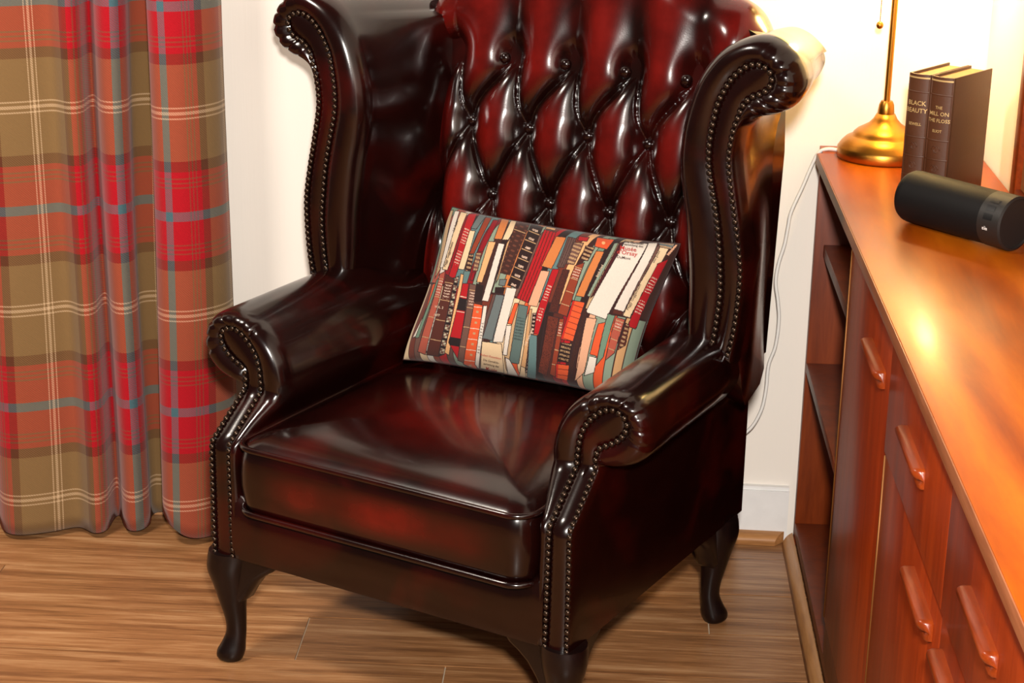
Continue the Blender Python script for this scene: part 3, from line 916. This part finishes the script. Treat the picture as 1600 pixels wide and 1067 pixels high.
# ------------------------------------------------------------------ book-print cushion
CU = empty('scatter_cushion', (-0.3175, 2.53, 0.0), math.radians(-27.06))
tag(CU, 'oblong scatter cushion printed with rows of book spines on the armchair seat', 'cushion')
PTL, PTR, PBL, PBR = (np.array(p) for p in ((-.170, .465, .672), (.245, .470, .672), (-.206, .372, .4245), (.196, .392, .4285)))
def pil(uu, vv, side):
    uu, vv = np.asarray(uu, float), np.asarray(vv, float)
    a, b = 2*uu-1, 2*vv-1
    # pulled-in edges leave pointed corners
    us = 0.5 + 0.5*a*(1-0.045*(1-b*b)**2); vs = 0.5 + 0.5*b*(1-0.05*(1-a**4))
    us, vs = us[..., None], vs[..., None]
    P = (PTL*(1-us)+PTR*us)*(1-vs) + (PBL*(1-us)+PBR*us)*vs
    nrm = np.cross(PTR-PTL, PBL-PTL); nrm = nrm/np.linalg.norm(nrm)
    if nrm[1] > 0: nrm = -nrm
    T = 0.060*(np.clip((1-a**4)*(1-b**4), 0, 1))**0.52
    T = T + 0.0014*np.sin(a*9+b*4)*np.clip(1-a*a, 0, 1)*np.clip(1-b*b, 0, 1)
    return P + side*nrm*T[..., None]
T0 = np.array([716., 335.]); DU = np.array([350., 58.]); DV = np.array([-81., 231.])
INV = np.linalg.inv(np.stack([DU, DV], 1))
def c2p(x, y): return np.array([620+x/3.234, 300+y/3.234])          # spine sheet units to print units
PALG = dict(beige=(196, 160, 120), white=(226, 212, 198), cream=(232, 200, 160), red=(176, 22, 30), grey=(104, 112, 112), rust=(142, 58, 36), dark=(58, 28, 26), crimson=(140, 16, 28),
            orange=(206, 122, 66), peach=(230, 172, 118), tan=(206, 156, 108), dbrown=(66, 36, 30), black=(40, 24, 24), pink=(224, 166, 132), gbrown=(96, 70, 64), brown=(112, 48, 34),
            bright=(222, 88, 46), green=(112, 138, 116), maroon=(72, 20, 26), ggreen=(92, 110, 106), teal=(96, 124, 124), multi=(110, 76, 66), salmon=(176, 84, 66), vbrown=(84, 38, 30), pgreen=(138, 152, 132))
BK = [  # colour, four corners on the sheet, decoration
 ('beige', 290,130, 320,125, 235,415, 195,470, ''), ('white', 325,128, 354,128, 264,412, 226,412, ''), ('cream', 358,130, 397,135, 272,425, 240,420, ''), ('red', 400,138, 450,132, 314,465, 272,462, 'marks'),
 ('grey', 462,128, 510,130, 440,222, 408,216, ''), ('cream', 404,224, 436,226, 366,424, 328,420, ''), ('rust', 490,152, 526,154, 421,345, 392,345, ''), ('dark', 391,346, 421,346, 402,432, 368,430, 'bands'),
 ('crimson', 530,165, 562,168, 470,333, 437,335, ''), ('multi', 431,337, 464,337, 440,430, 410,430, 'bands'), ('crimson', 408,433, 430,432, 414,480, 394,476, ''), ('orange', 580,138, 624,142, 572,272, 528,270, ''),
 ('cream', 630,146, 674,156, 606,275, 570,274, ''), ('peach', 500,279, 542,282, 462,490, 430,486, ''), ('white', 552,288, 588,292, 492,584, 455,580, ''), ('tan', 594,292, 640,215, 548,470, 528,500, ''),
 ('dbrown', 650,165, 724,176, 606,452, 553,440, 'orn'), ('black', 724,180, 786,200, 650,520, 590,502, 'gold'), ('red', 788,214, 848,230, 708,594, 638,566, 'ribs'), ('peach', 802,197, 852,206, 842,222, 790,212, ''),
 ('orange', 845,250, 897,258, 822,422, 766,406, ''), ('gbrown', 903,252, 947,262, 886,416, 845,412, 'ribs'), ('pink', 765,425, 814,430, 752,612, 700,602, ''), ('red', 825,418, 864,420, 754,750, 710,742, 'marks'),
 ('red', 958,248, 1012,255, 997,280, 948,275, ''), ('vbrown', 880,420, 916,425, 850,642, 806,636, 'grain'), ('multi', 930,282, 982,286, 936,400, 893,396, 'bands'), ('rust', 938,402, 988,385, 902,660, 852,642, 'lines'),
 ('dark', 988,300, 1036,310, 1002,382, 962,376, 'bands'), ('bright', 1046,254, 1134,266, 1092,322, 1030,306, 'dot'), ('orange', 1040,326, 1082,331, 988,562, 943,556, ''), ('pgreen', 1127,286, 1152,282, 1018,560, 1000,556, ''),
 ('maroon', 1152,285, 1178,276, 1040,550, 1014,572, ''), ('white', 1178,276, 1292,290, 1102,672, 994,636, ''), ('white', 1292,285, 1340,286, 1192,634, 1138,620, ''), ('cream', 1344,310, 1390,320, 1224,662, 1184,652, ''),
 ('red', 1336,395, 1392,370, 1256,716, 1210,702, 'marks'), ('grey', 1342,284, 1420,296, 1404,330, 1340,312, 'bands'), ('pink', 1418,300, 1436,302, 1388,362, 1372,352, ''),
 ('bright', 185,490, 206,484, 166,640, 148,640, ''), ('white', 148,642, 166,642, 118,752, 92,762, ''), ('green', 208,470, 226,458, 132,762, 108,762, ''), ('salmon', 226,440, 262,425, 168,852, 124,832, 'lines'),
 ('vbrown', 262,440, 312,470, 236,862, 170,852, 'lines'), ('multi', 312,460, 338,452, 268,852, 236,862, 'check'), ('peach', 345,440, 364,446, 292,858, 266,842, ''), ('red', 355,490, 392,490, 338,880, 286,790, 'redblack'),
 ('multi', 394,490, 436,500, 382,902, 334,882, 'lines'), ('bright', 415,590, 464,600, 436,932, 364,902, 'sections'), ('black', 430,490, 472,502, 456,586, 414,586, ''), ('white', 464,602, 488,602, 446,932, 424,902, 'marks'),
 ('grey', 530,545, 578,550, 518,782, 463,770, ''), ('grey', 552,470, 592,470, 578,508, 545,502, ''), ('black', 528,510, 582,510, 572,546, 524,542, ''), ('cream', 463,782, 567,796, 577,948, 453,922, ''),
 ('white', 585,510, 643,516, 572,790, 518,790, ''), ('bright', 630,590, 656,590, 622,700, 594,696, ''), ('white', 590,702, 621,702, 592,858, 568,852, ''), ('ggreen', 655,596, 707,606, 652,898, 598,892, 'label'),
 ('tan', 710,620, 727,620, 682,952, 654,932, ''), ('black', 727,640, 750,640, 696,942, 683,942, 'pmarks'), ('teal', 705,745, 748,752, 738,988, 690,962, ''), ('brown', 792,650, 862,662, 792,962, 742,932, 'grain'),
 ('rust', 862,665, 888,667, 836,962, 804,946, 'lines'), ('bright', 930,575, 994,586, 932,782, 863,771, 'orangeseg'), ('black', 863,785, 932,792, 907,887, 843,882, 'gold2'), ('bright', 838,890, 907,897, 896,978, 833,967, 'orangeseg'),
 ('dbrown', 994,600, 1006,640, 914,965, 905,890, 'grain'), ('pink', 1000,660, 1057,666, 980,932, 926,985, ''), ('bright', 1062,690, 1102,682, 1052,852, 1010,842, ''), ('white', 1008,846, 1050,856, 1030,930, 975,950, ''),
 ('green', 1110,640, 1150,650, 1082,852, 1036,902, ''), ('salmon', 1150,656, 1202,668, 1140,832, 1086,872, 'lines'), ('vbrown', 1202,684, 1224,694, 1202,792, 1148,822, 'bands'), ('white', 580,862, 604,872, 656,968, 596,968, ''), ('cream', 660,905, 684,915, 690,985, 650,970, '')]
gu, gv = 680, 440
UU, VV = np.meshgrid(np.linspace(0, 1, gu), np.linspace(0, 1, gv))
def puff(uu, vv): return (np.clip((1-(2*uu-1)**4)*(1-(2*vv-1)**4), 0, 1))**0.52
PUFF = np.array([-27., -4.])                         # the print is stretched over the stuffed front
PX = T0 + UU[..., None]*DU + VV[..., None]*DV + puff(UU, VV)[..., None]*PUFF
prt = np.zeros((gv, gu, 3)); prt[:] = lin((56, 28, 26))
names = list(PALG)
for row in range(2):                              # spines that show in the gaps and along the edges
    uc = 0.0
    while uc < 1.0:
        w_ = rng.uniform(0.022, 0.045); c_ = lin(PALG[names[rng.integers(len(names))]])
        sh_ = -0.04 if row == 0 else 0.0
        m_ = (UU > uc+0.003) & (UU < uc+w_) & ((VV < 0.49) if row == 0 else (VV > 0.505))
        prt[m_] = c_; uc += w_
rnd = rng.random((gv, gu))
for bk in BK:
    q = np.array([c2p(bk[1+2*i], bk[2+2*i]) for i in range(4)])
    dist = np.full((gv, gu), 1e9)
    ctr = q.mean(0)
    for i in range(4):
        a, b = q[i], q[(i+1) % 4]; e = b-a; nn = np.array([-e[1], e[0]])/np.linalg.norm(e)
        if (ctr-a)@nn < 0: nn = -nn
        dist = np.minimum(dist, (PX-a)@nn)
    ins = dist > 0
    if not ins.any(): continue
    # sheet coordinates inside the spine: s across, t down
    top, bot = (q[0]+q[1])/2, (q[2]+q[3])/2
    ax_ = bot-top; L_ = np.linalg.norm(ax_); ax_ /= L_
    t = (PX-top)@ax_; wd = np.linalg.norm(q[1]-q[0])
    pr = np.array([-ax_[1], ax_[0]]); s = (PX-top)@pr*-1
    col = np.tile(lin(PALG[bk[0]]), (gv, gu, 1))
    shade = 1.0 + 0.10*(rnd-0.5)
    dk, pale, blk, gold = lin((44, 24, 24)), lin((224, 190, 168)), lin((34, 24, 26)), lin((188, 148, 108))
    dec = bk[9]
    S = s/max(wd, 1e-6)
    def put(m, c): col[m & ins] = c
    if dec == 'marks': put((np.floor(t/2.3) % 2 == 0) & (abs(S) < 0.27) & (rnd > 0.45) & (t > L_*0.18) & (t < L_*0.80) & (np.floor(t/13) % 3 != 1), pale if bk[0] != 'white' else dk)
    if dec == 'pmarks': put((np.floor(t/3) % 2 == 0) & (abs(S) < 0.25) & (rnd > 0.35), pale)
    if dec == 'bands': put((np.floor(t/3.2) % 2 == 0) & (abs(S) < 0.40) & (rnd > 0.25), gold)
    if dec == 'orn': put((np.sin(t*0.75)*np.cos(S*8) > 0.45), lin((104, 58, 44))); put((t > L_*.20) & (t < L_*.215), gold)
    if dec == 'gold':
        put(np.abs((t+8) % 15.5 - 7.7) < 0.7, gold); put((((t+8) % 15.5) > 1.5) & (((t+8) % 15.5) < 5.0) & (abs(S) < 0.22) & (rnd > 0.35), pale)
    if dec == 'gold2': put((np.floor(t/3) % 2 == 0) & (abs(S) < 0.36) & (rnd > 0.5), gold)
    if dec == 'ribs': put((np.abs(S*4 - np.round(S*4)) < 0.10), dk)
    if dec == 'grain': put(rnd > 0.72, dk); put(S < -0.28, dk) if bk[0] == 'brown' else None
    if dec == 'lines':
        for k_ in (0.08, 0.30, 0.55, 0.80): put(np.abs(t-L_*k_) < 0.6, gold)
        put((np.floor(t/2.2) % 2 == 0) & (abs(S) < 0.3) & (rnd > 0.45) & (t > L_*.1) & (t < L_*.28), pale)
    if dec == 'sections':
        put(np.abs((t+3) % 17 - 8) < 0.6, pale); put(((((t+3) % 17)-16)**2 < 4) & (abs(S) < 0.13), gold)
    if dec == 'orangeseg': put(np.abs(t % 9 - 8) < 0.55, lin((120, 40, 28))); put(S < -0.30, lin((190, 40, 30)))
    if dec == 'check': put((np.sin(t*0.9)*np.sin(S*6+t*0.3) > 0.1), lin((186, 176, 150))); put((np.sin(t*0.5+2) > 0.55), blk)
    if dec == 'redblack': put((t > L_*.22) & (t < L_*.40), blk); put((t > L_*.80) & (t < L_*.92), blk); put((np.abs(t-L_*.2) < .6) | (np.abs(t-L_*.42) < .6), pale)
    if dec == 'label': put((t > L_*.22) & (t < L_*.62) & (np.floor(t/2.4) % 2 == 0) & (abs(S) < .38) & (rnd > .35), lin((56, 66, 66)))
    if dec == 'dot': put(((t-9)**2 + s**2 < 7), lin((240, 176, 120)))
    edge = (dist < 1.05) & ins
    col[edge] = lin((50, 32, 34))
    prt[ins] = (col*shade[..., None])[ins]
prt *= 0.80
U2, V2 = np.meshgrid(np.linspace(0, 1, 100), np.linspace(0, 1, 70))
vf = pil(UU, VV, 1.0).reshape(-1, 3); vbk = pil(U2, V2, -1.0).reshape(-1, 3)
prt_b = prt[np.ix_((V2[:, 0]*(gv-1)).astype(int), (U2[0]*(gu-1)).astype(int))]
allv = np.vstack([vf, vbk]); nf = gu*gv
ii = (np.arange(gv-1)[:, None]*gu + np.arange(gu-1)[None, :]).ravel()
fF = np.stack([ii, ii+gu, ii+gu+1, ii+1], 1)
st = 1
i2 = (np.arange(69)[:, None]*100 + np.arange(99)[None, :]).ravel()
fB = np.stack([i2+nf, i2+1+nf, i2+101+nf, i2+100+nf], 1)
cover = mesh_obj('cover', allv, np.vstack([fF, fB]), M['print'], CU, attr={'print': np.vstack([prt.reshape(-1, 3), prt_b.reshape(-1, 3)])}, recalc=False)
# welted edge seam
edge_uv = [(t, 0) for t in np.linspace(0, 1, 60)] + [(1, t) for t in np.linspace(0, 1, 40)[1:]] + [(t, 1) for t in np.linspace(1, 0, 60)[1:]] + [(0, t) for t in np.linspace(1, 0, 40)[1:]]
ep = np.array([pil(a, b, 0.0) for a, b in edge_uv])
mesh_obj('edge_seam', *tube(ep, 0.0013, 6), M['ink_dark'], cover)
# printed lettering, pressed onto the fabric
def print_text(txt, x, y, size, ang, mat, name='printed_lettering'):
    v, f = text_mesh(txt, 1.0, 0.01)
    ca, sa = math.cos(ang), math.sin(ang)
    px_ = (v[:, 0]*ca + v[:, 1]*sa)*size; py_ = (v[:, 0]*sa - v[:, 1]*ca)*size
    q = c2p(x, y)[None, :] + np.stack([px_, py_], 1) - T0
    w = q @ INV.T
    for _ in range(12): w = (q - puff(np.clip(w[:, 0], 0, 1), np.clip(w[:, 1], 0, 1))[:, None]*PUFF) @ INV.T
    w = np.clip(w, 0.004, 0.996)
    P = pil(w[:, 0], w[:, 1], 1.0)
    n_ = np.cross(PTR-PTL, PBL-PTL); n_ /= np.linalg.norm(n_)
    if n_[1] > 0: n_ = -n_
    mesh_obj(name, P + n_*0.0012, f, M[mat], cover, smooth=False, recalc=False)
A0 = math.atan2(58, 350)
print_text("Mus\u00e9e", 1195, 318, 9.5, A0, 'ink_red'); print_text("d'Orsay", 1190, 340, 9.5, A0, 'ink_red'); print_text('DuMont', 1174, 364, 6.0, A0, 'ink_dark')
print_text('Die Gem\u00e4lde-', 1225, 286, 5.0, A0, 'ink_dark'); print_text('sammlung des', 1222, 300, 5.0, A0, 'ink_dark')
print_text('Robert Rosenblum', 512, 862, 4.4, A0*1.2, 'ink_red'); print_text('Die Gem\u00e4lde-', 512, 886, 4.6, A0*1.2, 'ink_dark'); print_text('sammlung des', 512, 905, 4.4, A0*1.2, 'ink_dark'); print_text("Mus\u00e9e", 512, 928, 7.2, A0*1.2, 'ink_red')
AV = math.atan2(-231, 100)
print_text('Peggy Guggenheim', 283, 345, 5.4, AV, 'ink_dark'); print_text('Ich habe', 330, 205, 5.4, AV, 'ink_dark')
print_text('Peggy Guggenheim', 1238, 560, 5.6, AV, 'ink_dark'); print_text('Ich habe', 1288, 432, 5.4, AV, 'ink_dark'); print_text('alles gelebt', 1330, 362, 4.6, AV, 'ink_dark')
print_text('VOL. 2', 232, 610, 5.2, A0, 'ink_pale'); print_text('1877', 222, 650, 5.2, A0, 'ink_pale')
print_text('Erich Fried', 1062, 430, 4.6, AV, 'ink_pale'); print_text('DIE Verlorenen', 707, 760, 4.6, AV, 'ink_pale')
